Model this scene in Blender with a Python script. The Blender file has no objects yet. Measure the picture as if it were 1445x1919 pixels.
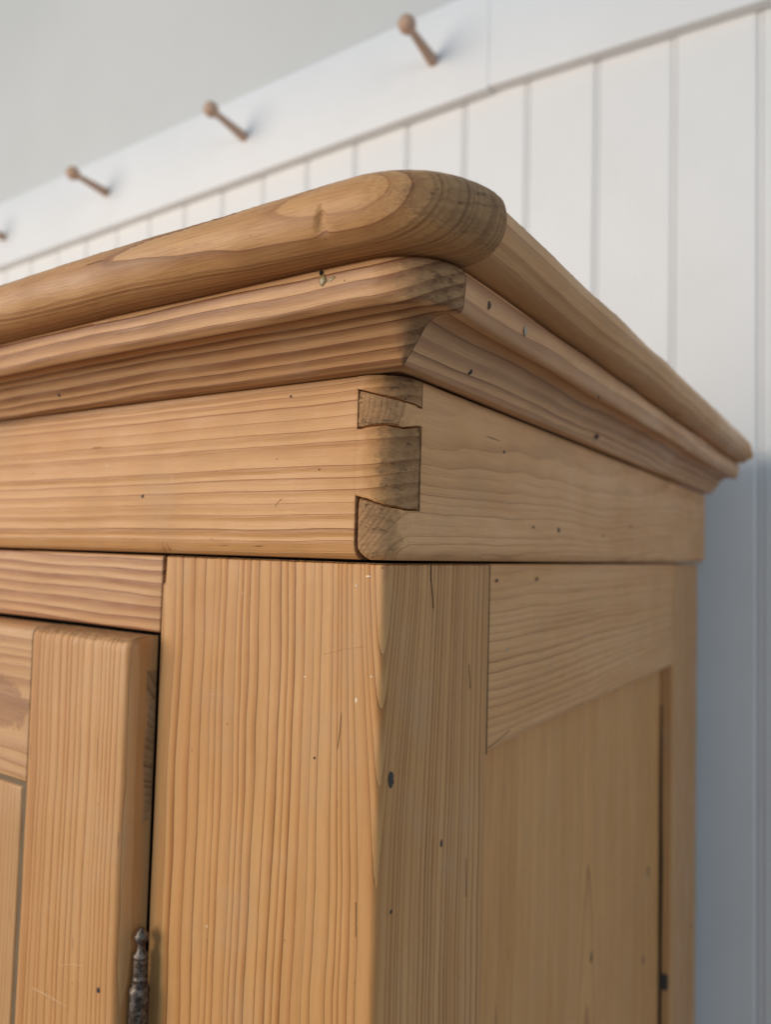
import bpy, bmesh, math, random
import numpy as np
from mathutils import Vector, Matrix, noise as mnoise

random.seed(7)
scene = bpy.context.scene
ZB = 1.62                      # height of the underside of the frieze above the floor (m)

# ------------------------------------------------------------------ camera
PW, PH = 1445.0, 1919.0        # photograph size, used to turn photo pixels into rays
pcx, pcy = PW / 2, PH / 2
V1 = np.array([-1500., 974.]); V2 = np.array([1645., 1057.])      # vanishing points of -x and +y
FPX = math.sqrt(-float((V1 - [pcx, pcy]) @ (V2 - [pcx, pcy])))
_dx = -np.array([V1[0] - pcx, V1[1] - pcy, FPX]); _dx /= np.linalg.norm(_dx)
_dy = np.array([V2[0] - pcx, V2[1] - pcy, FPX]); _dy /= np.linalg.norm(_dy)
_dz = np.cross(_dx, _dy)
RC = np.stack([_dx, _dy, _dz], 1)
def ray(px, py): return RC.T @ np.array([px - pcx, py - pcy, FPX])
_r = ray(724, 1052)
CAM = -_r * 0.29 / FPX         # the post's corner stands 29 cm from the lens
def hit(px, py, axis, val):    # photo pixel -> point on the plane axis=val
    v = ray(px, py); t = (val - CAM[axis]) / v[axis]
    return CAM + v * t

cam_d = bpy.data.cameras.new('camera'); cam = bpy.data.objects.new('camera', cam_d)
scene.collection.objects.link(cam); scene.camera = cam
cam_d.sensor_fit = 'HORIZONTAL'; cam_d.sensor_width = 36.0
cam_d.lens = 36.0 * FPX / PW
cam_d.clip_start = 0.01; cam_d.clip_end = 100
right, down, fwd = RC[0], RC[1], RC[2]
M = Matrix(((right[0], -down[0], -fwd[0], CAM[0]),
            (right[1], -down[1], -fwd[1], CAM[1]),
            (right[2], -down[2], -fwd[2], CAM[2] + ZB),
            (0, 0, 0, 1)))
cam.matrix_world = M
cam_d.dof.use_dof = True
cam_d.dof.focus_distance = 0.285
cam_d.dof.aperture_fstop = 10.5

# ------------------------------------------------------------------ light
world = bpy.data.worlds.new('World'); scene.world = world; world.use_nodes = True
bg = world.node_tree.nodes['Background']
bg.inputs[0].default_value = (0.50, 0.78, 1.06, 1); bg.inputs[1].default_value = 0.37

def area(name, loc, target, size, power, col):
    d = bpy.data.lights.new(name, 'AREA'); d.shape = 'DISK'; d.size = size; d.energy = power; d.color = col
    o = bpy.data.objects.new(name, d); scene.collection.objects.link(o)
    o.location = loc
    o.rotation_euler = (Vector(target) - Vector(loc)).to_track_quat('-Z', 'Y').to_euler()
    return o
area('warm_room_lamp', (-1.75, -2.0, ZB + 0.40), (-0.1, 0.3, ZB), 2.1, 70, (1.0, 0.875, 0.74))
area('cool_window_light', (2.3, -1.3, ZB + 0.7), (-0.1, 0.4, ZB), 1.3, 14.5, (0.93, 0.96, 1.0))

scene.view_settings.view_transform = 'Standard'
scene.view_settings.look = 'None'
scene.view_settings.exposure = 0.10
scene.view_settings.gamma = 1.0
scene.render.engine = 'CYCLES'

# ------------------------------------------------------------------ node helpers
class NT:
    def __init__(s, name):
        s.mat = bpy.data.materials.new(name); s.mat.use_nodes = True
        s.t = s.mat.node_tree; s.t.nodes.clear()
        s.out = s.n('ShaderNodeOutputMaterial')
    def n(s, typ, **kw):
        nd = s.t.nodes.new(typ)
        for k, v in kw.items(): setattr(nd, k, v)
        return nd
    def put(s, sock, v):
        if isinstance(v, bpy.types.NodeSocket): s.t.links.new(v, sock)
        elif v is not None: sock.default_value = v
    def m(s, op, a, b=None, c=None, clamp=False):
        nd = s.n('ShaderNodeMath', operation=op, use_clamp=clamp)
        s.put(nd.inputs[0], a); s.put(nd.inputs[1], b); s.put(nd.inputs[2], c)
        return nd.outputs[0]
    def comb(s, x, y, z):
        nd = s.n('ShaderNodeCombineXYZ')
        for i, v in enumerate((x, y, z)): s.put(nd.inputs[i], v)
        return nd.outputs[0]
    def noise(s, vec, scale=1.0, detail=2.0, rough=0.5, dim='3D', w=None, col=False):
        nd = s.n('ShaderNodeTexNoise', noise_dimensions=dim)
        if vec is not None and dim != '1D': s.put(nd.inputs['Vector'], vec)
        if w is not None: s.put(nd.inputs['W'], w)
        nd.inputs['Scale'].default_value = scale; nd.inputs['Detail'].default_value = detail
        nd.inputs['Roughness'].default_value = rough
        return nd.outputs['Color' if col else 'Fac']
    def ss(s, v, a, b, lo=0.0, hi=1.0, kind='SMOOTHSTEP'):
        nd = s.n('ShaderNodeMapRange', interpolation_type=kind)
        s.put(nd.inputs['Value'], v)
        nd.inputs['From Min'].default_value = a; nd.inputs['From Max'].default_value = b
        nd.inputs['To Min'].default_value = lo; nd.inputs['To Max'].default_value = hi
        return nd.outputs[0]
    def mix(s, f, a, b, blend='MIX'):
        nd = s.n('ShaderNodeMix', data_type='RGBA', blend_type=blend)
        s.put(nd.inputs[0], f)
        s.put(nd.inputs[6], a if isinstance(a, bpy.types.NodeSocket) else tuple(a) + (1,))
        s.put(nd.inputs[7], b if isinstance(b, bpy.types.NodeSocket) else tuple(b) + (1,))
        return nd.outputs[2]
    def bsdf(s, **kw):
        nd = s.n('ShaderNodeBsdfPrincipled')
        for k, v in kw.items():
            v = tuple(v) + (1,) if k == 'Base Color' and not isinstance(v, bpy.types.NodeSocket) else v
            s.put(nd.inputs[k.replace('_', ' ')] if k != 'Base Color' else nd.inputs['Base Color'], v)
        s.t.links.new(nd.outputs[0], s.out.inputs[0])
        return nd

# Solid pine: growth rings round a pith line, so faces show straight or cathedral grain and cut ends show arcs.
def pine(name, axis, pith, ring=2.5, warp=5.0, taper=0.0, seed=0, early=(0.66, 0.395, 0.195), late=(0.36, 0.155, 0.052),
         strength=0.8, relief=0.35, endgrain=True, vary=1.0, rough=0.46, sharp=0.5, line=0.7, knot=None, fine_w=0.9, fibre=0.3, stain=None, amin=0.3):
    g = NT(name)
    tc = g.n('ShaderNodeTexCoord')
    mp = g.n('ShaderNodeMapping', vector_type='POINT')
    g.t.links.new(tc.outputs['Object'], mp.inputs[0])
    mp.inputs['Location'].default_value = (0, 0, -ZB * 1000)
    mp.inputs['Scale'].default_value = (1000, 1000, 1000)          # millimetres, from the frieze's lower corner
    sp = g.n('ShaderNodeSeparateXYZ'); g.t.links.new(mp.outputs[0], sp.inputs[0])
    X, Y, Z = sp.outputs
    u, v, w = {'x': (X, Y, Z), 'y': (Y, X, Z), 'z': (Z, X, Y)}[axis]
    so = seed * 137.3
    # slow bending of the stem, then small wavering
    nv = g.n('ShaderNodeSeparateColor')
    lo = g.noise(g.comb(g.m('MULTIPLY_ADD', u, 0.0055, so), g.m('MULTIPLY', v, 0.012), g.m('MULTIPLY', w, 0.012)), 1, 2, 0.5, col=True)
    g.t.links.new(lo, nv.inputs[0])
    fi = g.noise(g.comb(g.m('MULTIPLY_ADD', u, 0.03, so + 9), g.m('MULTIPLY', v, 0.09), g.m('MULTIPLY', w, 0.09)), 1, 2, 0.55, col=True)
    nf = g.n('ShaderNodeSeparateColor'); g.t.links.new(fi, nf.inputs[0])
    def warped(c, a, b, off):
        t = g.m('MULTIPLY_ADD', g.m('SUBTRACT', a, 0.5), 2 * warp, c)
        t = g.m('MULTIPLY_ADD', g.m('SUBTRACT', b, 0.5), fine_w, t)
        return g.m('SUBTRACT', t, off)
    vv = warped(v, nv.outputs[0], nf.outputs[0], pith[0] * 1000)
    ww = warped(w, nv.outputs[1], nf.outputs[1], pith[1] * 1000)
    r = g.m('SQRT', g.m('ADD', g.m('MULTIPLY', vv, vv), g.m('MULTIPLY', ww, ww)))
    r = g.m('MULTIPLY_ADD', u, taper, r)
    if knot:                     # grain swerving past a knot: (u0, v0, w0, ru, rv, amount) in mm
        u0, v0, w0, ru, rv, am = knot
        q = g.m('POWER', g.m('DIVIDE', g.m('SUBTRACT', u, u0), ru), 2.0)
        q = g.m('ADD', q, g.m('POWER', g.m('DIVIDE', g.m('SUBTRACT', v, v0), rv), 2.0))
        q = g.m('ADD', q, g.m('POWER', g.m('DIVIDE', g.m('SUBTRACT', w, w0), rv * 2), 2.0))
        r = g.m('MULTIPLY_ADD', g.m('EXPONENT', g.m('MULTIPLY', q, -1.0)), am, r)
    t = g.m('DIVIDE', r, ring)
    t = g.m('MULTIPLY_ADD', g.m('SUBTRACT', g.noise(None, 0.19, 2, 0.6, '1D', g.m('ADD', t, so)), 0.5), 2.4 * vary, t)
    t = g.m('ADD', t, 500.0)
    fr = g.m('FRACT', t); idn = g.m('FLOOR', t)
    wn = g.n('ShaderNodeTexWhiteNoise', noise_dimensions='1D'); g.put(wn.inputs['W'], g.m('ADD', idn, so))
    rnd = wn.outputs['Value']
    wq = g.n('ShaderNodeTexWhiteNoise', noise_dimensions='1D'); g.put(wq.inputs['W'], g.m('ADD', idn, so + 77.7)); wn2 = wq.outputs['Value']
    rise = g.ss(fr, sharp - 0.25, 0.90); fall = g.ss(fr, 0.955, 1.0, 1, 0)
    edge = g.m('MULTIPLY', g.ss(fr, 0.80, 0.93), fall)  # thin dark line at each ring's sharp edge, groove shade put into the colour
    lw = g.m('MULTIPLY', rise, fall)
    amp = g.ss(rnd, 0, 1, amin, 1.0, 'LINEAR')
    # along-grain unevenness of each line
    al = g.noise(g.comb(g.m('MULTIPLY_ADD', u, 0.018, so), g.m('MULTIPLY', v, 0.16), g.m('MULTIPLY', w, 0.16)), 1, 3, 0.6)
    amp = g.m('MULTIPLY', amp, g.ss(al, 0.3, 0.7, 0.6, 1.1, 'LINEAR'))
    lw = g.m('MULTIPLY', lw, amp, clamp=True)
    # fibre and broad tone
    fib = g.noise(g.comb(g.m('MULTIPLY_ADD', u, 0.045, so), g.m('MULTIPLY', v, 2.2), g.m('MULTIPLY', w, 2.2)), 1, 4, 0.7)
    tone = g.noise(g.comb(g.m('MULTIPLY_ADD', u, 0.006, so + 3), g.m('MULTIPLY', v, 0.045), g.m('MULTIPLY', w, 0.045)), 1, 3, 0.55)
    blot = g.noise(mp.outputs[0], 0.022, 3, 0.6)
    col = g.mix(g.m('MULTIPLY', lw, strength), early, late)
    col = g.mix(g.m('MULTIPLY', g.m('MULTIPLY', edge, g.ss(wn2, 0.15, 0.95, 0.0, 1.0)), line), col, (late[0] * 0.72, late[1] * 0.62, late[2] * 0.5))
    dk = tuple(c * k for c, k in zip(early, (0.80, 0.70, 0.60)))
    col = g.mix(g.ss(tone, 0.35, 0.75, 0.0, 0.55), col, g.mix(lw, dk, late))
    col = g.mix(g.ss(fib, 0.40, 0.72, 0.0, fibre), col, late)
    col = g.mix(g.ss(blot, 0.5, 0.75, 0.0, 0.35), col, (0.48, 0.30, 0.17))
    if stain:
        cx_, cy_, cz_, rs, scol = stain
        q = g.m('POWER', g.m('DIVIDE', g.m('SUBTRACT', X, cx_), rs * 1.6), 2.0)
        q = g.m('ADD', q, g.m('POWER', g.m('DIVIDE', g.m('SUBTRACT', Z, cz_), rs), 2.0))
        q = g.m('MULTIPLY_ADD', g.m('SUBTRACT', g.noise(mp.outputs[0], 0.07, 4, 0.65), 0.5), 3.2, q)
        q = g.m('MULTIPLY', g.ss(q, 0.6, 1.1, 1, 0), g.ss(fib, 0.3, 0.6, 0.45, 0.9))
        col = g.mix(q, col, scol)
    # pores, specks
    vo = g.n('ShaderNodeTexVoronoi', feature='F1'); vo.inputs['Scale'].default_value = 0.14
    g.t.links.new(mp.outputs[0], vo.inputs['Vector'])
    speck = g.ss(vo.outputs['Distance'], 0.03, 0.055, 1, 0)
    vr = g.n('ShaderNodeSeparateColor'); g.t.links.new(vo.outputs['Color'], vr.inputs[0])
    speck = g.m('MULTIPLY', speck, g.ss(vr.outputs[0], 0.70, 0.72))
    col = g.mix(g.m('MULTIPLY', speck, 0.6), col, (0.12, 0.065, 0.03))
    # hairline checks along the grain
    ck = g.noise(g.comb(g.m('MULTIPLY_ADD', u, 0.035, so + 21), g.m('MULTIPLY', v, 0.75), g.m('MULTIPLY', w, 0.75)), 1, 1, 0.5)
    ck = g.ss(ck, 0.795, 0.83)
    col = g.mix(g.m('MULTIPLY', ck, 0.65), col, (0.10, 0.05, 0.025))
    # pale rubs and scuffs
    sc = g.noise(g.comb(g.m('MULTIPLY', X, 0.11), g.m('MULTIPLY', Y, 0.11), g.m('MULTIPLY', Z, 0.11)), 1, 6, 0.72)
    sc = g.ss(sc, 0.64, 0.74)
    col = g.mix(g.m('MULTIPLY', sc, 0.22), col, (0.74, 0.55, 0.38))
    h = g.m('MULTIPLY', lw, relief)
    h = g.m('MULTIPLY_ADD', fib, 0.13, h)
    h = g.m('MULTIPLY_ADD', blot, 0.6, h)
    h = g.m('MULTIPLY_ADD', ck, -0.5, h)
    h = g.m('MULTIPLY_ADD', speck, -0.25, h)
    fine = g.noise(mp.outputs[0], 1.6, 3, 0.6)
    h = g.m('MULTIPLY_ADD', fine, 0.05, h)
    rg = g.m('ADD', g.ss(tone, 0.3, 0.7, rough - 0.10, rough + 0.08, 'LINEAR'), g.ss(blot, 0.35, 0.65, -0.06, 0.10))
    if endgrain:                 # cut ends take up grime and are torn by the plane
        sn = g.n('ShaderNodeSeparateXYZ'); g.t.links.new(tc.outputs['Normal'], sn.inputs[0])
        e = g.m('ABSOLUTE', sn.outputs['xyz'.index(axis)])
        flat = g.comb(g.m('MULTIPLY', X, 0.42), g.m('MULTIPLY', Y, 0.42), Z)
        en = g.noise(flat, 0.40, 6, 0.75)
        e = g.m('ADD', e, g.m('MULTIPLY_ADD', en, 0.8, -0.40))
        e = g.ss(e, 0.36, 0.82)
        grime = g.noise(flat, 0.30, 8, 0.82)
        eg = g.mix(g.ss(grime, 0.38, 0.68), (0.56, 0.315, 0.145), (0.24, 0.13, 0.062))
        eg = g.mix(g.m('MULTIPLY', lw, 0.75), eg, (0.19, 0.085, 0.035))
        torn = g.noise(flat, 0.55, 7, 0.80)
        pit = g.m('MULTIPLY', g.ss(torn, 0.55, 0.64), g.ss(g.noise(flat, 0.16, 3, 0.6), 0.38, 0.56))
        eg = g.mix(g.m('MULTIPLY', pit, 0.75), eg, (0.075, 0.042, 0.025))
        col = g.mix(g.m('MULTIPLY', e, 0.66), col, eg)
        h = g.m('MULTIPLY_ADD', g.m('MULTIPLY', torn, e), 1.5, h)
        h = g.m('MULTIPLY_ADD', g.m('MULTIPLY', pit, e), -0.7, h)
        rg = g.m('MULTIPLY_ADD', e, 0.2, rg)
    bp = g.n('ShaderNodeBump'); bp.inputs['Strength'].default_value = 1.0; bp.inputs['Distance'].default_value = 0.001
    g.put(bp.inputs['Height'], h)
    nd = g.bsdf(**{'Base Color': col, 'Roughness': rg, 'Normal': bp.outputs[0]})
    nd.inputs['Specular IOR Level'].default_value = 0.30
    return g.mat

def paint(name, col, mottling=0.04, rough=0.55, bump=0.15, scale=14.0):
    g = NT(name); tc = g.n('ShaderNodeTexCoord')
    n1 = g.noise(tc.outputs['Object'], scale * 0.25, 5, 0.6); n2 = g.noise(tc.outputs['Object'], scale * 22, 3, 0.6)
    c = g.mix(g.ss(n1, 0.3, 0.7), tuple(x * (1 + mottling) for x in col), tuple(x * (1 - mottling * 1.5) for x in col))
    mpv = g.n('ShaderNodeMapping'); g.t.links.new(tc.outputs['Object'], mpv.inputs[0]); mpv.inputs['Scale'].default_value = (600, 600, 9)
    n3 = g.noise(mpv.outputs[0], 1.0, 3, 0.6)
    c = g.mix(g.ss(n3, 0.45, 0.75, 0, 0.10), c, tuple(x * 0.82 for x in col))
    bp = g.n('ShaderNodeBump'); bp.inputs['Strength'].default_value = bump; bp.inputs['Distance'].default_value = 0.0006
    g.put(bp.inputs['Height'], g.m('ADD', n2, n3))
    g.bsdf(**{'Base Color': c, 'Roughness': rough, 'Normal': bp.outputs[0]})
    return g.mat

def plain(name, col, rough=0.8, metal=0.0):
    g = NT(name); tc = g.n('ShaderNodeTexCoord')
    n1 = g.noise(tc.outputs['Object'], 900, 4, 0.65)
    c = g.mix(n1, tuple(x * 0.6 for x in col), tuple(min(1, x * 1.35) for x in col))
    nd = g.bsdf(**{'Base Color': c, 'Roughness': rough}); nd.inputs['Metallic'].default_value = metal
    return g.mat

def iron(name):
    g = NT(name); tc = g.n('ShaderNodeTexCoord')
    n1 = g.noise(tc.outputs['Object'], 420, 5, 0.7); n2 = g.noise(tc.outputs['Object'], 160, 3, 0.6)
    k = g.ss(n1, 0.42, 0.6)
    c = g.mix(k, (0.06, 0.048, 0.040), (0.19, 0.16, 0.135))
    c = g.mix(g.ss(n2, 0.5, 0.7, 0, 0.6), c, (0.16, 0.10, 0.065))
    bp = g.n('ShaderNodeBump'); bp.inputs['Strength'].default_value = 0.6; bp.inputs['Distance'].default_value = 0.0006
    g.put(bp.inputs['Height'], n1)
    g.bsdf(**{'Base Color': c, 'Roughness': g.ss(n1, 0.3, 0.7, 0.32, 0.6, 'LINEAR'), 'Metallic': 0.75, 'Normal': bp.outputs[0]})
    return g.mat

# ------------------------------------------------------------------ mesh helpers
def link(o, parent=None):
    scene.collection.objects.link(o)
    if parent is not None: o.parent = parent
    return o
def mesh_obj(name, verts, faces, mat, parent=None, smooth=True, angle=40):
    me = bpy.data.meshes.new(name)
    me.from_pydata([(float(a), float(b), float(c)) for a, b, c in verts], [], faces)
    bm = bmesh.new(); bm.from_mesh(me)
    bmesh.ops.remove_doubles(bm, verts=bm.verts, dist=1e-6)
    bmesh.ops.recalc_face_normals(bm, faces=bm.faces)
    bm.to_mesh(me); bm.free()
    if smooth:
        me.shade_smooth()
        try: me.set_sharp_from_angle(angle=math.radians(angle))
        except Exception: pass
    me.materials.append(mat)
    return link(bpy.data.objects.new(name, me), parent)
def root(name, label, cat, loc=(0, 0, 0)):
    o = bpy.data.objects.new(name, None); o.location = loc; o['label'] = label; o['category'] = cat
    o.empty_display_size = 0.1
    return link(o)

def wob(a, b, c, amp, f=14.0):
    return amp * (mnoise.noise(Vector((a * f, b * f, c * f))) + 0.5 * mnoise.noise(Vector((a * f * 3.1 + 5, b * f * 3.1, c * f * 3.1))))

def corner_surf(p, R):           # a board skin running along the front, round the corner and down the side
    L = math.pi * R / 2
    def f(s, z, d):
        if s <= 0: return (p - R + s, -p + d, z + ZB)
        if s < L:
            a = s / R; rr = R - d
            return (p - R + rr * math.sin(a), R - p - rr * math.cos(a), z + ZB)
        return (p - d, R - p + (s - L), z + ZB)
    return f, L
def front_surf(y0):
    return lambda s, z, d: (s, y0 + d, z + ZB)
def side_surf(x0):
    return lambda s, z, d: (x0 - d, s, z + ZB)

def knots(a, b, n, e):           # parameter values with extra rows near both ends for the eased edge
    base = [a, a + e * 0.3, a + e * 0.62, a + e] + list(np.linspace(a + e, b - e, n))[1:-1] + [b - e, b - e * 0.62, b - e * 0.3, b]
    return base
def ease_d(dist, e):             # quarter-round edge of radius e
    if dist >= e: return 0.0
    t = 1 - max(dist, 0) / e
    return e * (1 - math.sqrt(max(0, 1 - t * t)))
def skin(name, surf, s_rng, z_rng, ns, nz, mat, parent, thick=0.02, e=(0.0008,) * 4, amp=0.0002, slo=None, shi=None, zlo=None, zhi=None,
         extra=None, freq=14.0, xs=None):
    """closed board: e = edge radii (s0, s1, z0, z1); zlo/zhi(sfrac), slo/shi(zfrac) bend the outline."""
    S = knots(0, 1, ns, 0.001) if False else None
    s0, s1 = s_rng; z0, z1 = z_rng
    ea = [max(x, 1e-5) for x in e]
    def kn(a, b, n, ea_, eb_):
        k = [a + ea_ * q for q in (0, .08, .25, .55, 1)] + [x for x in np.linspace(a, b, n) if a + ea_ * 1.2 < x < b - eb_ * 1.2] + [b - eb_ * q for q in (1, .55, .25, .08, 0)]
        return k
    SS = kn(s0, s1, ns, ea[0], ea[1]); ZZ = kn(z0, z1, nz, ea[2], ea[3])
    if xs: SS = sorted(set(SS) | set(x for x in xs if s0 + ea[0] < x < s1 - ea[1]))
    verts = []; ni, nj = len(SS), len(ZZ)
    for layer in (0, 1):
        for s in SS:
            for z in ZZ:
                sf = (s - s0) / (s1 - s0); zf = (z - z0) / (z1 - z0)
                zl = zlo(sf) if zlo else 0.0; zh = zhi(sf) if zhi else 0.0
                sl = slo(zf) if slo else 0.0; sh = shi(zf) if shi else 0.0
                zz = z + zl * (1 - zf) + zh * zf; sx = s + sl * (1 - sf) + sh * sf
                if layer == 0:
                    d = max(ease_d(s - s0, ea[0]), ease_d(s1 - s, ea[1])) + max(ease_d(z - z0, ea[2]), ease_d(z1 - z, ea[3]))
                    d += wob(sx, zz, 3.3 + thick, amp, freq)
                    if extra: d += extra(sx, zz)
                else: d = thick
                verts.append(surf(sx, zz, d))
    idx = lambda l, i, j: l * ni * nj + i * nj + j
    F = []
    for i in range(ni - 1):
        for j in range(nj - 1):
            F.append((idx(0, i, j), idx(0, i + 1, j), idx(0, i + 1, j + 1), idx(0, i, j + 1)))
            F.append((idx(1, i, j), idx(1, i, j + 1), idx(1, i + 1, j + 1), idx(1, i + 1, j)))
    for i in range(ni - 1):
        for j in (0, nj - 1): F.append((idx(0, i, j), idx(1, i, j), idx(1, i + 1, j), idx(0, i + 1, j)))
    for j in range(nj - 1):
        for i in (0, ni - 1): F.append((idx(0, i, j), idx(0, i, j + 1), idx(1, i, j + 1), idx(1, i, j)))
    return mesh_obj(name, verts, F, mat, parent, angle=50)

def sweep(name, prof, path, n_path, mat, parent, amp=0.0003, extra=None, caps=True):
    """closed profile of (p, z) carried along path(i, p) -> (x, y)."""
    V = []; n = len(prof)
    for i in range(n_path):
        for k, (p, z) in enumerate(prof):
            x, y = path(i, p)
            dd = wob(x, y, z, amp, 18.0) if p > 0.008 else 0.0
            dz = 0.0
            if extra and p > 0.006:
                e1, dz = extra(x, y, p, z); dd += e1
            if dd:
                x, y = path(i, p + dd)
            V.append((x, y, z + dz + ZB))
    F = []
    for i in range(n_path - 1):
        for k in range(n):
            F.append((i * n + k, i * n + (k + 1) % n, (i + 1) * n + (k + 1) % n, (i + 1) * n + k))
    if caps:
        F.append(tuple(range(n))); F.append(tuple((n_path - 1) * n + k for k in reversed(range(n))))
    return mesh_obj(name, V, F, mat, parent, angle=42)

# ------------------------------------------------------------------ materials
E1 = (0.62, 0.385, 0.195)
M_FRIEZE_F = pine('pine_frieze_front', 'x', (0.04, -0.14), ring=5.10, warp=3.0, seed=1, early=(0.63, 0.328, 0.127), late=(0.42, 0.175, 0.055), strength=0.8, relief=0.75, line=0.85)
M_FRIEZE_S = pine('pine_frieze_side', 'y', (-0.085, 0.072), ring=1.9, warp=3.5, taper=0.012, seed=2, early=(0.73, 0.395, 0.175), strength=0.3, relief=0.3, line=0.28)
M_POST = pine('pine_post', 'z', (-0.30, 0.36), knot=(8, 4, -2, 75, 21, 11), fine_w=0.6, ring=2.7, warp=2.6, seed=3, early=(0.61, 0.325, 0.125), late=(0.37, 0.15, 0.042), strength=0.95, relief=0.75, vary=1.6, line=0.9)
M_COVE_F = pine('pine_cove_front', 'x', (0.05, -0.05), ring=4.21, warp=4.0, seed=4, early=(0.63, 0.345, 0.155), late=(0.24, 0.09, 0.038), strength=1.0, relief=0.7, line=1.0, amin=0.7)
M_COVE_S = pine('pine_cove_side', 'y', (-0.04, 0.01), ring=5.98, warp=6.0, seed=5, early=(0.71, 0.395, 0.19), late=(0.29, 0.125, 0.06), strength=0.7, relief=0.25, amin=0.6)
M_BULL_F = pine('pine_bullnose_front', 'x', (0.050, 0.104), ring=2.7, warp=7.5, taper=0.035, seed=6, early=(0.6, 0.32, 0.128), late=(0.28, 0.11, 0.036), strength=0.85, relief=0.25, fibre=0.6, vary=1.3, line=0.9)
M_BULL_S = pine('pine_bullnose_side', 'y', (0.05, -0.06), ring=5.32, warp=3.0, seed=7, early=(0.68, 0.375, 0.165), strength=0.75, relief=0.45)
M_RAIL = pine('pine_frame_rail', 'x', (0.06, -0.17), ring=5.04, warp=7.0, seed=8, late=(0.28, 0.10, 0.04), strength=0.9, relief=0.5, early=(0.6, 0.33, 0.15), amin=0.6)
M_STILE = pine('pine_door_stile', 'z', (-0.36, 0.05), ring=4.20, warp=3.0, seed=9, early=(0.6, 0.325, 0.135), late=(0.4, 0.165, 0.048), strength=0.9, relief=0.6, vary=1.6, line=0.8)
M_DRAIL = pine('pine_door_rail', 'x', (0.012, -0.085), stain=(hit(2, 1318, 1, -0.014)[0] * 1000, 0, hit(2, 1318, 1, -0.014)[2] * 1000, 14, (0.31, 0.145, 0.062)), ring=4.5, warp=8.0, taper=0.05, seed=10, late=(0.33, 0.14, 0.06), strength=0.75, early=(0.6, 0.335, 0.15))
M_DPANEL = pine('pine_door_panel', 'z', (-0.31, 0.01), ring=3.2, warp=4.0, seed=11, early=(0.58, 0.33, 0.15), strength=0.35, relief=0.15, endgrain=False)
M_SRAIL = pine('pine_side_rail', 'y', (-0.05, 0.09), ring=4.2, warp=6.0, seed=12, early=(0.71, 0.385, 0.165), strength=0.4, relief=0.3, line=0.6)
M_SPANEL = pine('pine_side_panel', 'z', (-0.05, 0.28), ring=3.4, warp=5.0, taper=0.03, seed=13, early=(0.68, 0.345, 0.118), strength=0.5, relief=0.15, endgrain=False)
M_BSTILE = pine('pine_back_stile', 'z', (-0.2, 0.75), ring=3.0, warp=3.0, seed=14, early=(0.6, 0.32, 0.13), strength=0.4, relief=0.15)
M_TENON = pine('pine_tenon_end', 'x', (0.035, -0.03), ring=3.4, warp=6.0, seed=15, early=(0.42, 0.235, 0.11), late=(0.19, 0.085, 0.036), strength=0.7, endgrain=False, line=0.4)
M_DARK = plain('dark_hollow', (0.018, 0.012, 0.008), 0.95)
M_HOLE = plain('nail_rust', (0.045, 0.036, 0.030), 0.7)
M_PALE = plain('pale_filled_nail', (0.44, 0.36, 0.26), 0.6)
M_PUTTY = plain('brown_putty', (0.27, 0.19, 0.075), 0.32)
M_GRIME = plain('packed_grime', (0.11, 0.075, 0.045), 0.95)
M_IRON = iron('worn_iron')
M_WALL = paint('white_board_paint', (0.78, 0.765, 0.745), 0.03, 0.5, 0.12)
M_RAILP = paint('white_rail_paint', (0.78, 0.778, 0.775), 0.02, 0.5, 0.10)
M_PLASTER = paint('grey_plaster_paint', (0.60, 0.60, 0.585), 0.03, 0.8, 0.25, 6)
M_FLOOR = paint('floor_paint', (0.20, 0.15, 0.11), 0.08, 0.6, 0.2)
M_PEG = pine('beech_peg', 'y', (-3.0, 1.0), ring=3.0, warp=3.0, seed=16, early=(0.52, 0.36, 0.27), late=(0.44, 0.28, 0.20), strength=0.5, relief=0.05, endgrain=False)

# ------------------------------------------------------------------ setting: floor, wall
YW = 0.645                       # face of the wall boards
def box(name, lo, hi, mat, parent=None, bev=0.0, seg=2):
    bm = bmesh.new(); bmesh.ops.create_cube(bm, size=1)
    for vtx in bm.verts:
        vtx.co = Vector([lo[k] + (vtx.co[k] + 0.5) * (hi[k] - lo[k]) for k in range(3)])
    if bev: bmesh.ops.bevel(bm, geom=bm.edges[:], offset=bev, segments=seg, profile=0.6, affect='EDGES')
    me = bpy.data.meshes.new(name); bm.to_mesh(me); bm.free(); me.materials.append(mat)
    me.shade_smooth(); me.set_sharp_from_angle(angle=math.radians(30))
    return link(bpy.data.objects.new(name, me), parent)

fl = box('floor', (-5.0, -5.0, -0.05), (5.0, YW + 0.02, 0.0), M_FLOOR); fl['kind'] = 'structure'
wall = box('wall', (-3.4, YW + 0.016, 0.0), (2.4, YW + 0.12, 3.3), M_PLASTER); wall['kind'] = 'structure'
RAIL_LO = ZB + 0.62
BW = 0.0898
x_edge = hit(1420, 300, 1, YW)[0]
def wall_board_mesh(w, h):
    # tongue-and-groove board: flat face, a bead and a V at its left edge
    pr = [(0.0001, 0.0), (0.0001, -0.0076), (0.0010, -0.0090), (0.0030, -0.0100), (0.0048, -0.0096), (0.0056, -0.0078), (0.0064, -0.0094), (0.0080, -0.0100),
          (w - 0.0030, -0.0100), (w - 0.0010, -0.0094), (w - 0.0001, -0.0072), (w - 0.0001, 0.0)]
    V = [(a, b + 0.0, z) for z in (0, h) for a, b in pr]; n = len(pr)
    F = [(k, k + 1, n + k + 1, n + k) for k in range(n - 1)] + [tuple(range(n - 1, -1, -1)), tuple(range(n, 2 * n)), (0, n, 2 * n - 1, n - 1)]
    me = bpy.data.meshes.new('wall_board'); me.from_pydata(V, [], F); me.materials.append(M_WALL)
    bm = bmesh.new(); bm.from_mesh(me); bmesh.ops.recalc_face_normals(bm, faces=bm.faces); bm.to_mesh(me); bm.free()
    return me
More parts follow.
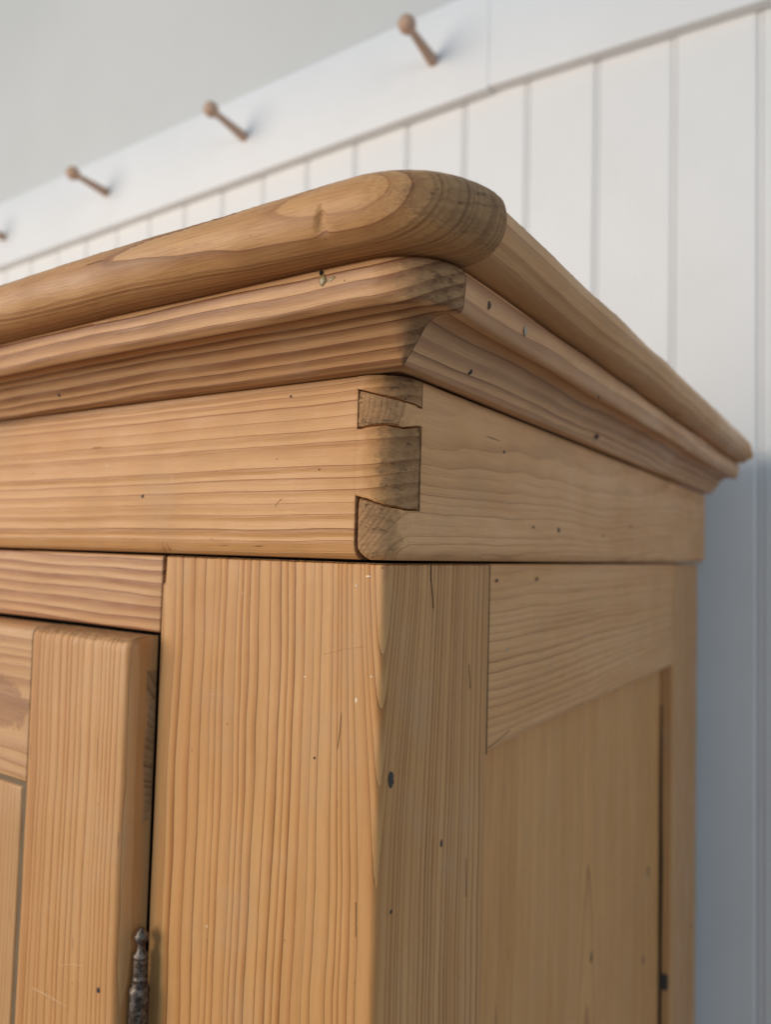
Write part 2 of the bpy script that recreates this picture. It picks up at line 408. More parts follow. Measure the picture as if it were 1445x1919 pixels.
wb = wall_board_mesh(BW, RAIL_LO + 0.08)
for k in range(-22, 9):
    o = bpy.data.objects.new('wall_board', wb); o.location = (x_edge + k * BW, YW + 0.010 + random.uniform(-0.0006, 0.0006), 0.0)
    link(o, wall)

# ------------------------------------------------------------------ peg rail on the wall
YR = YW - 0.017                  # face of the rail
pr_root = root('peg_rail', 'long white painted peg rail with brown wooden pegs along the boarded wall', 'peg rail', (-0.5, YW, RAIL_LO))
def rail_board(pts, dy=0.0):             # four corners (x, z) in the wall plane
    (xa, za0, za1), (xb, zb0, zb1) = pts
    n = 24; V = []; prof = lambda z0, z1: [(YW - 0.001, z0), (YR + 0.003, z0), (YR + 0.0008, z0 + 0.0008), (YR, z0 + 0.003), (YR, z1 - 0.006), (YR + 0.002, z1 - 0.002), (YR + 0.006, z1), (YW - 0.001, z1)]
    for i in range(n):
        t = i / (n - 1); x = xa + (xb - xa) * t
        for y, z in prof(za0 + (zb0 - za0) * t, za1 + (zb1 - za1) * t):
            V.append((x + 0.5, y - YW + dy, z + ZB - RAIL_LO))
    m = 8; F = []
    for i in range(n - 1):
        for k in range(m): F.append((i * m + k, i * m + (k + 1) % m, (i + 1) * m + (k + 1) % m, (i + 1) * m + k))
    F.append(tuple(range(m))); F.append(tuple((n - 1) * m + k for k in range(m)))
    return mesh_obj('rail_board', V, F, M_RAILP, pr_root, angle=35)
h1 = hit(0, 500, 1, YR); h2 = hit(914, 165, 1, YR); t1 = hit(0, 380, 1, YR); t2 = hit(848, 0, 1, YR)
sl_b = (h2[2] - h1[2]) / (h2[0] - h1[0]); sl_t = (t2[2] - t1[2]) / (t2[0] - t1[0])
zb_at = lambda x: h1[2] + sl_b * (x - h1[0]); zt_at = lambda x: t1[2] + sl_t * (x - t1[0])
rail_board(((-2.1, zb_at(-2.1), zt_at(-2.1)), (h2[0], zb_at(h2[0]), zt_at(h2[0]))))
h3 = hit(918, 161, 1, YR); h4 = hit(1412, 6, 1, YR); s3 = (h4[2] - h3[2]) / (h4[0] - h3[0])
rail_board(((h2[0] + 0.0002, h3[2], zt_at(h3[0]) + 0.001), (0.9, h3[2] + s3 * (0.9 - h3[0]), zt_at(h3[0]) + s3 * (0.9 - h3[0]))), 0.0007)

def peg(px, py, tilt, yaw):
    b = hit(px, py, 1, YR)
    prof = [(0.0, 0.0), (0.0078, 0.0), (0.0080, 0.004), (0.0072, 0.02), (0.0060, 0.045), (0.0052, 0.066), (0.0054, 0.071), (0.0085, 0.0745),
            (0.0108, 0.079), (0.0119, 0.0845), (0.0110, 0.090), (0.0088, 0.0945), (0.0045, 0.0965), (0.0, 0.097)]
    V = []; n = 20; F = []
    ax = Vector((math.sin(yaw), -math.cos(tilt), math.sin(tilt))).normalized(); e1 = Vector((1, 0, 0)).cross(ax).normalized().cross(ax); e2 = ax.cross(e1)
    base = Vector((b[0] + 0.5, YR + 0.001 - YW, b[2] + ZB - RAIL_LO))
    for r, l in prof:
        for k in range(n):
            a = 2 * math.pi * k / n; V.append(base + ax * l * 0.86 + (e1 * math.cos(a) + e2 * math.sin(a)) * r)
    for i in range(len(prof) - 1):
        for k in range(n): F.append((i * n + k, i * n + (k + 1) % n, (i + 1) * n + (k + 1) % n, (i + 1) * n + k))
    return mesh_obj('peg', V, F, M_PEG, pr_root, angle=60)
for px, py, tl, yw in ((812, 116, 6, 1), (458, 258, 8, -2), (200, 362, 4, 1), (8, 446, 7, 0)):
    peg(px, py, math.radians(tl), math.radians(yw))

# ------------------------------------------------------------------ wardrobe
wd = root('wardrobe', 'stripped pine wardrobe with moulded cornice, dovetailed frieze and worn rounded corner', 'wardrobe', (0, 0, 0))
XL = -1.12                       # left side of the carcass
YB = 0.600                       # back of the carcass
ZF = -ZB                         # floor, in frieze coordinates

# corner post: one stile seen on the front and on the side
PXL = -0.1237
psf, pL = corner_surf(0.0, 0.0034)
s_side = lambda y: y + pL - 0.0034
def post_extra(s, z):
    d = 0.0
    # broken-out notch at the top inner corner
    q = (s - (PXL + 0.0045)) 
    xx = s - 0.0034
    if xx < PXL + 0.0034 + 0.0008 * math.sin(z * 900) and z > -0.0125 + 0.001 * math.sin(s * 4000): d += 0.012
    return d
skin('corner_post', psf, (PXL + 0.0034, s_side(0.0925)), (ZF, -0.0008), 60, 120, M_POST, wd, thick=0.004,
     e=(0.0012, 0.0009, 0.001, 0.0012), amp=0.00025, extra=post_extra, xs=list(np.linspace(PXL + 0.0034, PXL + 0.012, 14)) + list(np.linspace(0, pL, 9)))
# solid core behind the skin so that no light shows through the joints
box('post_core', (PXL + 0.006, 0.0045, 0.0), (-0.0042, 0.0936, ZB - 0.0035), M_DARK, wd)
# left-hand post (outside the picture)
box('corner_post', (XL, 0.0, 0.0), (XL + 0.1237, 0.0925, ZB - 0.0022), M_POST, wd, 0.004)
box('carcass_back', (XL + 0.01, YB - 0.014, 0.0), (-0.012, YB - 0.002, ZB - 0.003), M_DARK, wd)
box('carcass_inner', (XL + 0.02, 0.030, 0.02), (PXL - 0.002, 0.036, ZB - 0.006), M_DARK, wd)
# top frame rail between the posts
skin('frame_rail', front_surf(0.0006), (XL + 0.126, PXL - 0.0010), (-0.0372, -0.0010), 120, 10, M_RAIL, wd, thick=0.024, e=(0.0006, 0.0007, 0.0010, 0.0012), amp=0.00035,
     zlo=lambda f: 0.0008 * math.sin(f * 9))
box('base_rail', (XL + 0.126, 0.001, 0.0), (PXL - 0.001, 0.024, 0.10), M_RAIL, wd, 0.002)

# right side: rail, panel, back stile, bottom rail
skin('side_rail', side_surf(-0.0006), (0.0938, 0.4880), (-0.0915, -0.0010), 60, 16, M_SRAIL, wd, thick=0.022, e=(0.0007, 0.0007, 0.0032, 0.0010), amp=0.0003,
     zlo=lambda f: -0.0012 * f + 0.0008 * math.sin(f * 5))
skin('side_panel', side_surf(-0.0100), (0.0935, 0.4845), (ZF + 0.12, -0.085), 40, 60, M_SPANEL, wd, thick=0.010, e=(0.001, 0.003, 0.001, 0.001), amp=0.0006, freq=6)
skin('back_stile', side_surf(-0.0003), (0.4886, YB), (ZF, -0.0011), 14, 60, M_BSTILE, wd, thick=0.024, e=(0.0022, 0.0030, 0.001, 0.0015), amp=0.0003)
skin('side_rail', side_surf(-0.0006), (0.0931, 0.4880), (ZF + 0.01, ZF + 0.13), 20, 8, M_SRAIL, wd, thick=0.022, e=(0.0007,) * 4)
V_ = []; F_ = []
for i in range(30):              # dark strip standing in for shade in the post and side rail joint
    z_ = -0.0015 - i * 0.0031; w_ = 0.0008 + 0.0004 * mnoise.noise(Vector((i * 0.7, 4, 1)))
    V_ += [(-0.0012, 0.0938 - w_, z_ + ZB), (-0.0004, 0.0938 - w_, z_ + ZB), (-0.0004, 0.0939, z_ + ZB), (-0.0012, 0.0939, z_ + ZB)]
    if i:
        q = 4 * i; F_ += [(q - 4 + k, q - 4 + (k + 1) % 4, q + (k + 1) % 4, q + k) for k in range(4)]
mesh_obj('joint_shade', V_, F_, M_DARK, wd)
kc = hit(1251, 1815, 0, -0.008)
V_ = []; F_ = []
for i in range(40):              # shrinkage gap where the panel has drawn out of the stile
    z_ = -0.13 - i * 0.035; w_ = 0.0006 + 0.0016 * min(1, i / 4) + 0.0006 * mnoise.noise(Vector((i * 0.9, 1, 1)))
    V_ += [(-0.0112, 0.4881, z_ + ZB), (-0.0112 + w_ + 0.0008, 0.4881, z_ + ZB), (-0.0112 + w_ + 0.0008, 0.4890, z_ + ZB), (-0.0112, 0.4890, z_ + ZB)]
    if i:
        q = 4 * i; F_ += [(q - 4 + k, q - 4 + (k + 1) % 4, q + (k + 1) % 4, q + k) for k in range(4)]
mesh_obj('panel_gap', V_, F_, M_DARK, wd)
box('side_catch', (-0.0105, 0.4835, kc[2] + ZB - 0.006), (-0.0025, 0.4884, kc[2] + ZB + 0.006), M_HOLE, wd, 0.001)
box('left_side', (XL + 0.004, 0.0925, 0.0), (XL + 0.02, YB, ZB - 0.003), M_SPANEL, wd)
box('top_board', (XL + 0.002, -0.0030, ZB + 0.1030), (-0.002, YB, ZB + 0.1215), M_BULL_S, wd, 0.001)
box('cornice_core', (XL + 0.03, 0.014, ZB - 0.0005), (-0.018, YB - 0.004, ZB + 0.1025), M_DARK, wd)

# ---- frieze: two boards dovetailed at the corner
PF, RF = 0.0062, 0.0150
fs, fL = corner_surf(PF, RF)
FT = 0.0709
def s_front(px, py): return hit(px, py, 1, -PF)[0] - (PF - RF)
def s_sideF(px, py): return hit(px, py, 0, PF)[1] - (RF - PF) + fL
zfr = lambda px, py: hit(px, py, 1, -PF)[2]
zsd = lambda px, py: hit(px, py, 0, PF)[2]
sL = s_front(669, 800); sR = s_sideF(790, 850)
rb = 0.0065; SCH = s_front(308, 1032)
def lipd(s, z):                  # rounded lower edge, common to both boards
    return ease_d(z, rb) * 0.9 + 0.0007 * math.exp(-((z - 0.001) / 0.004) ** 2) * mnoise.noise(Vector((s * 60, 2, z * 90))) + (0.0016 * math.exp(-((s - SCH) / 0.0045) ** 2 - ((z - 0.002) / 0.0016) ** 2) * (0.6 + mnoise.noise(Vector((s * 900, 2, z * 900)))))
def crv(pts):
    xs = [p[0] for p in pts]; ys = [p[1] for p in pts]
    return lambda f: float(np.interp(f, xs, ys)) + 0.00045 * mnoise.noise(Vector((f * 7, ys[0] * 900, 0))) + 0.00022 * mnoise.noise(Vector((f * 31, ys[0] * 900, 4)))
zc1 = crv(((0, zfr(670, 731)), (0.30, zfr(700, 739)), (0.62, (zfr(735, 746) + zsd(735, 746)) / 2 + 0.0005), (1, zsd(790, 764))))
zc2 = crv(((0, zfr(670, 802)), (0.28, zfr(705, 796)), (0.42, zfr(720, 792)), (0.6, (zfr(740, 795) + zsd(740, 795)) / 2), (1, zsd(792, 800))))
zc3 = crv(((0, zfr(670, 930)), (0.18, zfr(690, 937)), (0.45, zfr(716, 948)), (0.7, (zfr(750, 953) + zsd(750, 953)) / 2), (1, zsd(790, 957))))
GAP = 0.00020
def jog(f, k): return GAP + 0.0005 * max(0.0, mnoise.noise(Vector((f * 5.0, k * 3.7, 2))))
def finger(name, lo, hi, mat, parent, s0, s1, e, off=0.0, slo=None, shi=None, nz=14, amp=0.0003):
    z0 = 0.0; z1 = 1.0
    # straight strip in (s, 0..1), bent between the two curves
    def sf(s, t, d):
        f = min(1, max(0, (s - sL) / (sR - sL))); a = lo(f); b = hi(f)
        return fs(s, a + (b - a) * t, d + off + lipd(s, a + (b - a) * t))
    hgt = hi(0.5) - lo(0.5)
    S = sorted(set([s0 + q for q in (0, 0.00008, 0.00025, 0.0005, 0.0009)] + list(np.linspace(s0 + 0.0015, s1 - 0.0015, 44)) + [s1 - q for q in (0.0009, 0.0005, 0.00025, 0.00008, 0)]))
    T = sorted(set([q / hgt for q in (0, 0.00008, 0.00025, 0.0005, 0.0009)] + list(np.linspace(0.0015 / hgt, 1 - 0.0015 / hgt, nz)) + [1 - q / hgt for q in (0.0009, 0.0005, 0.00025, 0.00008, 0)]))
    V = []
    for layer in (0, 1):
        for s in S:
            for t in T:
                sl = slo(t) if slo else 0; sh = shi(t) if shi else 0
                q = (s - s0) / (s1 - s0); sx = s + sl * (1 - q) + sh * q
                d = 0.0
                if layer == 0:
                    d = max(ease_d(s - s0, e[0]), ease_d(s1 - s, e[1]), ease_d(t * hgt, e[2]), ease_d((1 - t) * hgt, e[3]))
                    ff_ = min(1, max(0, (sx - sL) / (sR - sL))); zz_ = lo(ff_) + (hi(ff_) - lo(ff_)) * t
                    d += wob(sx, zz_, 3.3 + 0.018, amp, 14.0)
                    d += 0.0002 * mnoise.noise(Vector((sx * 300, t * hgt * 300, off * 1e4))) * min(1, 4 * ff_, 4 * (1 - ff_))
                    d += 0.0005 * max(0.0, mnoise.noise(Vector((sx * 150, zz_ * 420, 9)))) * min(1, 4 * ff_, 4 * (1 - ff_))
                else: d = 0.012
                V.append(sf(sx, t, d))
    ni, nj = len(S), len(T); idx = lambda l, i, j: l * ni * nj + i * nj + j; F = []
    for i in range(ni - 1):
        for j in range(nj - 1):
            F.append((idx(0, i, j), idx(0, i + 1, j), idx(0, i + 1, j + 1), idx(0, i, j + 1)))
            F.append((idx(1, i, j), idx(1, i, j + 1), idx(1, i + 1, j + 1), idx(1, i + 1, j)))
    for i in range(ni - 1):
        for j in (0, nj - 1): F.append((idx(0, i, j), idx(1, i, j), idx(1, i + 1, j), idx(0, i + 1, j)))
    for j in range(nj - 1):
        for i in (0, ni - 1): F.append((idx(0, i, j), idx(0, i, j + 1), idx(1, i, j + 1), idx(1, i, j)))
    return mesh_obj(name, V, F, mat, parent, angle=60)
ff = skin('front_frieze', fs, (XL - 0.006 - PF + RF, sL), (0.0004, FT), 300, 40, M_FRIEZE_F, wd, thick=0.018, e=(0.001, 0.0, 0.0003, 0.0006), amp=0.00030, extra=lipd,
          xs=list(np.linspace(sL - 0.02, sL, 12)) + list(np.linspace(SCH - 0.012, SCH + 0.012, 40)))
sfz = skin('side_frieze', fs, (sR, YB + 0.004 - (RF - PF) + fL), (0.0004, FT), 90, 36, M_FRIEZE_S, wd, thick=0.018, e=(0.0, 0.0040, 0.0003, 0.0006), amp=0.00030, extra=lipd)
finger('dovetail_pin', lambda f: zc1(f) + jog(f, 1), lambda f: FT, M_FRIEZE_F, ff, sL - 0.0002, sR - 0.00015, (0.0, 0.0006, 0.0003, 0.0003), 0.0, nz=6)
finger('dovetail_pin', lambda f: zc3(f) + jog(f, 2), lambda f: zc2(f) - jog(f, 3), M_FRIEZE_F, ff, sL - 0.0002, sR - 0.0004, (0.0, 0.0012, 0.0007, 0.0009), 0.0, nz=24,
       shi=lambda t: 0.0006 * mnoise.noise(Vector((t * 12, 5, 1))) + 0.0003 * mnoise.noise(Vector((t * 50, 3, 8))) - 0.0003 - (0.0012 if t > 0.93 else 0))
finger('dovetail_tail', lambda f: zc2(f) + GAP, lambda f: zc1(f) - GAP, M_FRIEZE_S, sfz, sL + 0.00035, sR + 0.0002, (0.0006, 0.0, 0.0008, 0.0006), 0.0, nz=10,
       slo=lambda t: 0.0005 * mnoise.noise(Vector((t * 9, 3, 1))) + 0.0003 * mnoise.noise(Vector((t * 40, 3, 8))) + (0.0004 if t > 0.8 else 0))
finger('dovetail_tail', lambda f: 0.0004, lambda f: zc3(f) - GAP, M_FRIEZE_S, sfz, sL + 0.0011, sR + 0.0002, (0.0014, 0.0, 0.0003, 0.0008), 0.0, nz=20,
       slo=lambda t: 0.0045 * max(0, 1 - t / 0.22) ** 2.2 + (0.0006 * max(0, (t - 0.9) * 10)))

# ---- cornice mouldings: the front lengths run past the corner and are rounded over, the side lengths butt against them
def CC(p): return float(np.interp(p, (0.0132, 0.038, 0.055), (0.012, 0.015, 0.0185)))
XEND = XL - 0.03
def front_path(n_s, n_a):
    xs = list(np.linspace(XEND, -0.33, 24)) + list(np.linspace(-0.327, 0.0118, n_s))
    n = len(xs) + n_a
    def f(i, p):
        if i < len(xs): return xs[i], -p
        a = (i - len(xs) + 1) / n_a * math.pi / 2; cc = CC(p); r = max(p - cc, 0.0)
        return cc + r * math.sin(a), -cc - r * math.cos(a)
    return f, n
def side_path(n):
    ts = np.linspace(0, 1, n)
    return (lambda i, p: (p, -CC(p) + 0.0004 + ts[i] * (YB - 0.004 + CC(p)))), n
cove = [(0.0050, 0.0713), (0.0128, 0.0713), (0.0134, 0.0716), (0.0139, 0.0724), (0.0152, 0.0742), (0.0170, 0.0767), (0.0188, 0.0791), (0.0205, 0.0816), (0.0219, 0.0836),
        (0.0236, 0.0853), (0.0260, 0.0866), (0.0290, 0.0871), (0.0318, 0.0868), (0.0342, 0.0860), (0.0362, 0.0859), (0.0375, 0.0869), (0.0380, 0.0882), (0.0385, 0.0912), (0.0390, 0.0945), (0.0392, 0.0975),
        (0.0388, 0.1000), (0.0374, 0.1012), (0.0340, 0.1015), (0.0050, 0.1015)]
nose = [(0.0050, 0.1019), (0.036, 0.1019), (0.0425, 0.1019)]
for k in range(1, 22):
    a = -math.pi / 2 + math.pi * k / 22
    nose.append((0.0435 + 0.0122 * math.cos(a) ** 0.92, 0.1135 + 0.0116 * math.sin(a)))
nose += [(0.0425, 0.1251), (0.030, 0.1251), (0.0050, 0.1251)]
def sag(x): return -0.0105 * max(0.0, (-0.10 - x)) ** 1.2 * 3 if x < -0.10 else 0.0
gx = hit(602, 410, 1, -0.0555)
def nose_extra(x, y, p, z):
    d = 0.0; dz = sag(x) if y < -0.004 else 0.0
    if p > 0.02:
        d += 0.0006 * mnoise.noise(Vector((x * 45, y * 45, z * 90)))
        if z > 0.119: d += 0.0003 * mnoise.noise(Vector((x * 420, y * 420, z * 300)))
        # gouge struck into the front edge
        a = (x - gx[0]) / 0.0062; b = (z - gx[2]) / 0.0048
        if abs(b) < 1.2 and y < -0.03:
            wdt = max(0.05, 0.8 * (1 - (b + 0.2)) * 0.5 + 0.15)
            k = max(0, 1 - (a / wdt) ** 2) * max(0, 1 - b * b)
            d -= 0.0010 * min(1, k * 1.5) * (0.55 + 0.45 * (a < 0.1))
    return d, dz
def cove_extra(x, y, p, z):
    return (0.0008 * mnoise.noise(Vector((x * 22, y * 22, z * 50 + 4))) if p > 0.012 else 0.0), (0.6 * sag(x) if y < -0.004 else 0.0)
fp, fn = front_path(420, 36); sp_, sn_ = side_path(420)
box('cornice_block', (-0.20, -0.0122, ZB + 0.0724), (0.0122, 0.03, ZB + 0.1012), M_COVE_S, wd)
cvf = sweep('front_cove_moulding', cove, fp, fn, M_COVE_F, wd, 0.0003, cove_extra)
cove_side = [(p, z + 0.0006 if p < 0.006 and z < 0.09 else z) for p, z in cove]
cvs = sweep('side_cove_moulding', cove_side, sp_, sn_, M_COVE_S, wd, 0.0003, cove_extra)
nsf = sweep('front_bullnose', nose, fp, fn, M_BULL_F, wd, 0.0004, nose_extra)
def nose_side_extra(x, y, p, z):
    d = 0.0006 * mnoise.noise(Vector((x * 30, y * 22, z * 60 + 9)))
    if z > 0.1215: d += 0.0007 * mnoise.noise(Vector((y * 330, z * 300, 3))) + 0.0005 * mnoise.noise(Vector((y * 90, z * 100, 3)))      # torn upper edge
    if y > 0.578 and p > 0.04: d -= (0.0035 if z > 0.1125 else 0.0) * (y - 0.578) / 0.018 + 0.005 * max(0, mnoise.noise(Vector((z * 420, 7, y * 120))) + 0.2) * (y - 0.578) / 0.018
    return d - 0.0024, 0.0
nss = sweep('side_bullnose', nose, sp_, sn_, M_BULL_S, wd, 0.0004, nose_side_extra)

# ---- door
DY = -0.0140; DX = -0.1275; DT = -0.0385; DB = ZF + 0.105; DXL = XL + 0.1275
STW = 0.0735
door = skin('door', front_surf(DY + 0.0012), (DXL + STW + 0.006, DX - STW - 0.0058), (DB + 0.106, DT - 0.0808), 60, 60, M_DPANEL, wd, thick=0.010, e=(0.001, 0.0016, 0.001, 0.0018), amp=0.0004, freq=7)
def edged(name, s_rng, z_rng, mat, e, ns=24, nz=140, amp=0.0003):
    return skin(name, front_surf(DY), s_rng, z_rng, ns, nz, mat, door, thick=0.0162, e=e, amp=amp)
edged('door_stile', (DX - STW, DX), (DB, DT), M_STILE, (0.0006, 0.0046, 0.002, 0.0050), 30, 200)
edged('door_stile', (DXL, DXL + STW), (DB, DT), M_STILE, (0.004, 0.0006, 0.002, 0.005))
edged('door_rail', (DXL + STW + 0.0003, DX - STW - 0.0004), (DT - 0.0775, DT - 0.0002), M_DRAIL, (0.0006, 0.0006, 0.0012, 0.0045), 120, 20)
edged('door_rail', (DXL + STW + 0.0003, DX - STW - 0.0004), (DB, DB + 0.10), M_DRAIL, (0.0006, 0.0006, 0.0012, 0.002), 40, 10)
# grime packed between panel and frame
skin('panel_gap', front_surf(DY + 0.0024), (DXL + STW - 0.0003, DX - STW + 0.0002), (DB + 0.098, DT - 0.0770), 40, 120, plain('panel_dust', (0.19, 0.13, 0.075), 0.95), door, thick=0.004, amp=0.0007, freq=160)
# through tenon showing in the door's edge
def edge_surf(x0): return lambda s, z, d: (x0 - d, s, z + ZB)
tz1 = hit(284, 1256, 0, DX)[2]; tz2 = hit(284, 1312, 0, DX)[2]; tz3 = hit(280, 1535, 0, DX)[2]
ty0 = hit(274, 1300, 0, DX)[1]; ty1 = hit(291, 1300, 0, DX)[1]
skin('tenon_end', edge_surf(DX + 0.0003), (ty0, min(ty1 + 0.001, 0.0018)), (tz2 + 0.0002, tz1), 8, 12, M_TENON, door, thick=0.002, e=(0.0002,) * 4, amp=0.0003, freq=300)
skin('tenon_wedge', edge_surf(DX + 0.0002), (ty0 + 0.0004, min(ty1 + 0.001, 0.0018)), (tz3, tz2 - 0.0002), 8, 40, M_TENON, door, thick=0.003, e=(0.0003,) * 4, amp=0.0003, freq=200,
     slo=lambda t: 0.0006 * math.sin(t * 9))

# ---- hinge with turned finial
hx, hy = -0.1208, -0.0060
tipz = hit(268, 1737, 1, hy)[2]
hp = [(0, 0), (0.5, 0.15), (1.1, 0.9), (2.2, 2.2), (2.95, 3.4), (3.1, 4.4), (2.8, 5.6), (2.0, 6.5), (1.75, 7.0), (1.75, 8.6), (2.0, 10.0), (2.4, 11.2), (3.1, 11.7), (3.3, 12.3), (3.1, 13.0),
      (2.85, 13.3), (3.05, 13.9), (3.1, 15.0), (3.1, 20.0), (2.95, 21.2), (3.3, 21.6), (3.4, 22.2), (3.2, 22.8), (3.0, 23.1), (3.4, 23.8), (3.35, 25.2), (3.5, 26.0), (4.2, 26.6), (4.45, 27.5), (4.3, 28.3), (4.2, 28.9), (4.25, 30), (4.3, 52), (4.0, 52.6)]
def lathe(name, prof, cx, cy, ztop, mat, parent, n=28):
    V = []; F = []
    for r, h in prof:
        for k in range(n):
            a = 2 * math.pi * k / n; V.append((cx + r / 1000 * math.cos(a), cy + r / 1000 * math.sin(a), ztop - h / 1000 + ZB))
    for i in range(len(prof) - 1):
        for k in range(n): F.append((i * n + k, i * n + (k + 1) % n, (i + 1) * n + (k + 1) % n, (i + 1) * n + k))
    F.append(tuple((len(prof) - 1) * n + k for k in range(n)))
    return mesh_obj(name, V, F, mat, parent, angle=70)
hinge = lathe('hinge', [(3.9, 52.7), (4.3, 53.2), (4.3, 82), (3.4, 83), (3.2, 90), (2, 95), (0, 97)], hx, hy, tipz, M_IRON, wd)
lathe('hinge_finial', hp, hx, hy, tipz, M_IRON, hinge)
box('hinge_leaf', (DX + 0.0004, hy + 0.001, ZB + tipz - 0.080), (PXL - 0.0004, hy + 0.022, ZB + tipz - 0.029), M_IRON, hinge)

# ---- nails, filled holes, cracks
def blob(name, px, py, axis, val, rx, rz, mat, parent, proud=0.00025, ang=0.0, seed=0):
    c = hit(px, py, axis, val); V = []; F = []; n = 14; rings = [(1.0, -0.3), (0.96, 0.3), (0.75, 0.75), (0.4, 0.95), (0.0, 1.0)]
    for rr, h in rings:
        for k in range(n):
            a = 2 * math.pi * k / n; wv = 1 + 0.5 * mnoise.noise(Vector((math.cos(a) * 1.3 + seed * 7 + px, math.sin(a) * 1.3, py)))
            s = rx * rr * wv * math.cos(a); z = rz * rr * wv * math.sin(a)
            s, z = s * math.cos(ang) - z * math.sin(ang), s * math.sin(ang) + z * math.cos(ang)
            if axis == 1: V.append((c[0] + s, val - proud * h, c[2] + z + ZB))
            else: V.append((val + proud * h, c[1] + s, c[2] + z + ZB))
    for i in range(len(rings) - 1):
        for k in range(n): F.append((i * n + k, i * n + (k + 1) % n, (i + 1) * n + (k + 1) % n, (i + 1) * n + k))
    return mesh_obj(name, V, F, mat, parent, angle=80)
mm = 0.001
for px, py, rx, rz in ((945, 847, .8, .8), (1047, 993, 1.9, 1.6), (1000, 988, 1.0, .8), (1130, 1004, 1.3, 1.0), (1182, 987, 1.5, 1.4), (1308, 1003, 1.6, 2.0)):
    blob('nail_hole', px, py, 0, PF + 0.0001, rx * mm, rz * mm, M_HOLE, wd)
for px, py, rx, rz in ((932, 1088, 1.0, .8), (1007, 1085, 1.1, 1.0), (733, 1460, 1.9, 3.2), (827, 1580, .9, 1.8), (733, 1708, .8, .8), (1303, 1222, 1.5, 1.5), (1296, 1735, 1.8, 1.6)):
    blob('nail_hole', px, py, 0, 0.0001, rx * mm, rz * mm, M_HOLE, wd)
for px, py in ((952, 1216), (1033, 1245)):
    blob('filled_nail', px, py, 0, -0.0004, 1.1 * mm, 1.4 * mm, M_PALE, wd)
for px, py, rx, rz in ((1108, 1793, 2.2, 4.2), (1205, 1797, 2.2, 4.0), (1215, 1632, 2.0, 4.6)):
    blob('nail_stain', px, py, 0, -0.0098, rx * mm, rz * mm, M_GRIME, wd)
blob('filled_nail', 985, 620, 0, 0.0391, 1.5 * mm, 1.9 * mm, M_PALE, cvs, 0.0004)
blob('nail_hole', 917, 572, 0, 0.0390, 1.2 * mm, 1.6 * mm, M_GRIME, cvs, 0.0004)
blob('nail_hole', 1122, 745, 0, 0.0391, 1.2 * mm, 1.0 * mm, M_GRIME, cvs, 0.0004)
blob('nail_hole', 880, 696, 0, 0.0170, 1.2 * mm, 1.5 * mm, M_HOLE, cvs, 0.0012)
blob('nail_hole', 1118, 818, 0, 0.0168, 1.8 * mm, 1.4 * mm, M_HOLE, cvs, 0.0012)
blob('nail_hole', 113, 738, 1, -0.0170, 1.3 * mm, 1.4 * mm, M_HOLE, cvf, 0.0012)
for px, py, rx, rz in ((545, 743, .5, .5), (267, 930, .9, .9), (598, 880, .35, .3)):
    blob('nail_hole', px, py, 1, -PF - 0.0001, rx * mm, rz * mm, M_HOLE, wd)
blob('nail_hole', 589, 1420, 1, -0.0001, .5 * mm, .5 * mm, M_HOLE, wd)
blob('nail_hole', 184, 1855, 1, DY, 1.1 * mm, 1.3 * mm, M_HOLE, door, 0.0003)
pt = blob('putty_patch', 606, 526, 1, -0.0392, 1.9 * mm, 2.3 * mm, M_PUTTY, cvf, 0.0008, 0.2, 3)
blob('putty_patch', 622, 524, 1, -0.0390, 2.3 * mm, 1.0 * mm, M_PUTTY, cvf, 0.0006, 0.3, 5)
blob('nail_hole', 602, 512, 1, -0.0394, .7 * mm, .8 * mm, M_DARK, cvf, 0.0006)

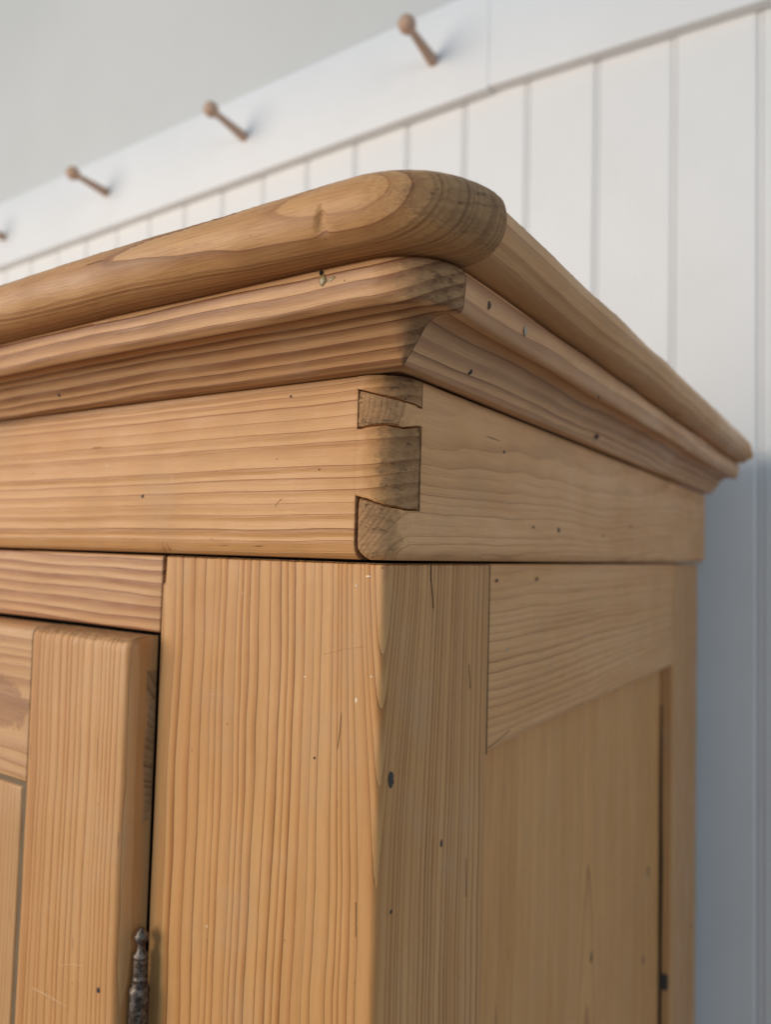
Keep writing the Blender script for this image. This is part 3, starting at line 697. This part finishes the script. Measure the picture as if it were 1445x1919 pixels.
def crack(pts, axis, val, wd_mm, parent, mat=None):
    P = [hit(px, py, axis, val) for px, py in pts]; n = 16; V = []; F = []
    t0 = np.linspace(0, 1, len(P))
    for i in range(n):
        t = i / (n - 1); c = np.array([np.interp(t, t0, [p[k] for p in P]) for k in range(3)])
        w_ = wd_mm * mm * 0.5 * (math.sin(math.pi * (t * 0.8 + 0.2)) ** 1.3) * (0.75 + 0.5 * mnoise.noise(Vector((i * 1.7, pts[0][0], 0))))
        d = np.array(P[-1]) - np.array(P[0]); nrm = np.zeros(3); nrm[axis] = 1
        side = np.cross(d, nrm); side /= np.linalg.norm(side)
        c = c + side * 0.0002 * mnoise.noise(Vector((i * 0.6, pts[0][1], 5)))
        c[2] += ZB
        out = nrm * (0.00025 if axis == 0 else -0.00025)
        V += [c + side * w_ - out, c + out, c - side * w_ - out]
    for i in range(n - 1):
        a = 3 * i; F += [(a, a + 1, a + 4, a + 3), (a + 1, a + 2, a + 5, a + 4)]
    return mesh_obj('crack', V, F, mat or M_DARK, parent, angle=80)
crack(((808, 1058), (808, 1085), (812, 1140)), 0, 0.0, 1.5, wd)
crack(((879, 1245), (881, 1290)), 0, 0.0, 0.8, wd)
crack(((873, 1605), (873, 1680)), 0, 0.0, 0.5, wd, M_GRIME)
crack(((640, 1335), (637, 1370), (633, 1402)), 1, 0.0, 0.8, wd)
crack(((667, 1690), (667, 1755)), 1, 0.0, 0.4, wd, M_GRIME)
crack(((915, 1402), (935, 1385), (955, 1368)), 0, -0.0006, 0.6, wd)

# pale scratches and small dents in the post and the door
M_SCUFF = plain('bare_scratch', (0.80, 0.60, 0.40), 0.5)
for pts, ax, val, w_, par in ((((606, 1226), (640, 1216), (682, 1211)), 1, 0.0, 0.35, wd), (((385, 1300), (422, 1304)), 1, 0.0, 0.4, wd), (((60, 1850), (95, 1868), (125, 1886)), 1, DY, 0.35, door),
                         (((112, 1810), (135, 1806), (158, 1810)), 1, DY, 0.35, door), (((515, 948), (528, 934)), 1, -PF, 0.35, wd), (((352, 765), (395, 762)), 1, -PF, 0.3, wd)):
    c_ = crack(pts, ax, val, w_, par, M_SCUFF); c_.name = 'scratch'
for px, py, rx, rz in ((668, 1312, .7, 1.3), (572, 1268, .8, .4), (696, 1268, .5, .5), (388, 1735, .5, .7), (668, 1098, .5, .6), (455, 1112, .3, .4), (690, 1080, 1.2, .4)):
    blob('dent', px, py, 1, 0.0001, rx * mm, rz * mm, M_SCUFF, wd, 0.0002)
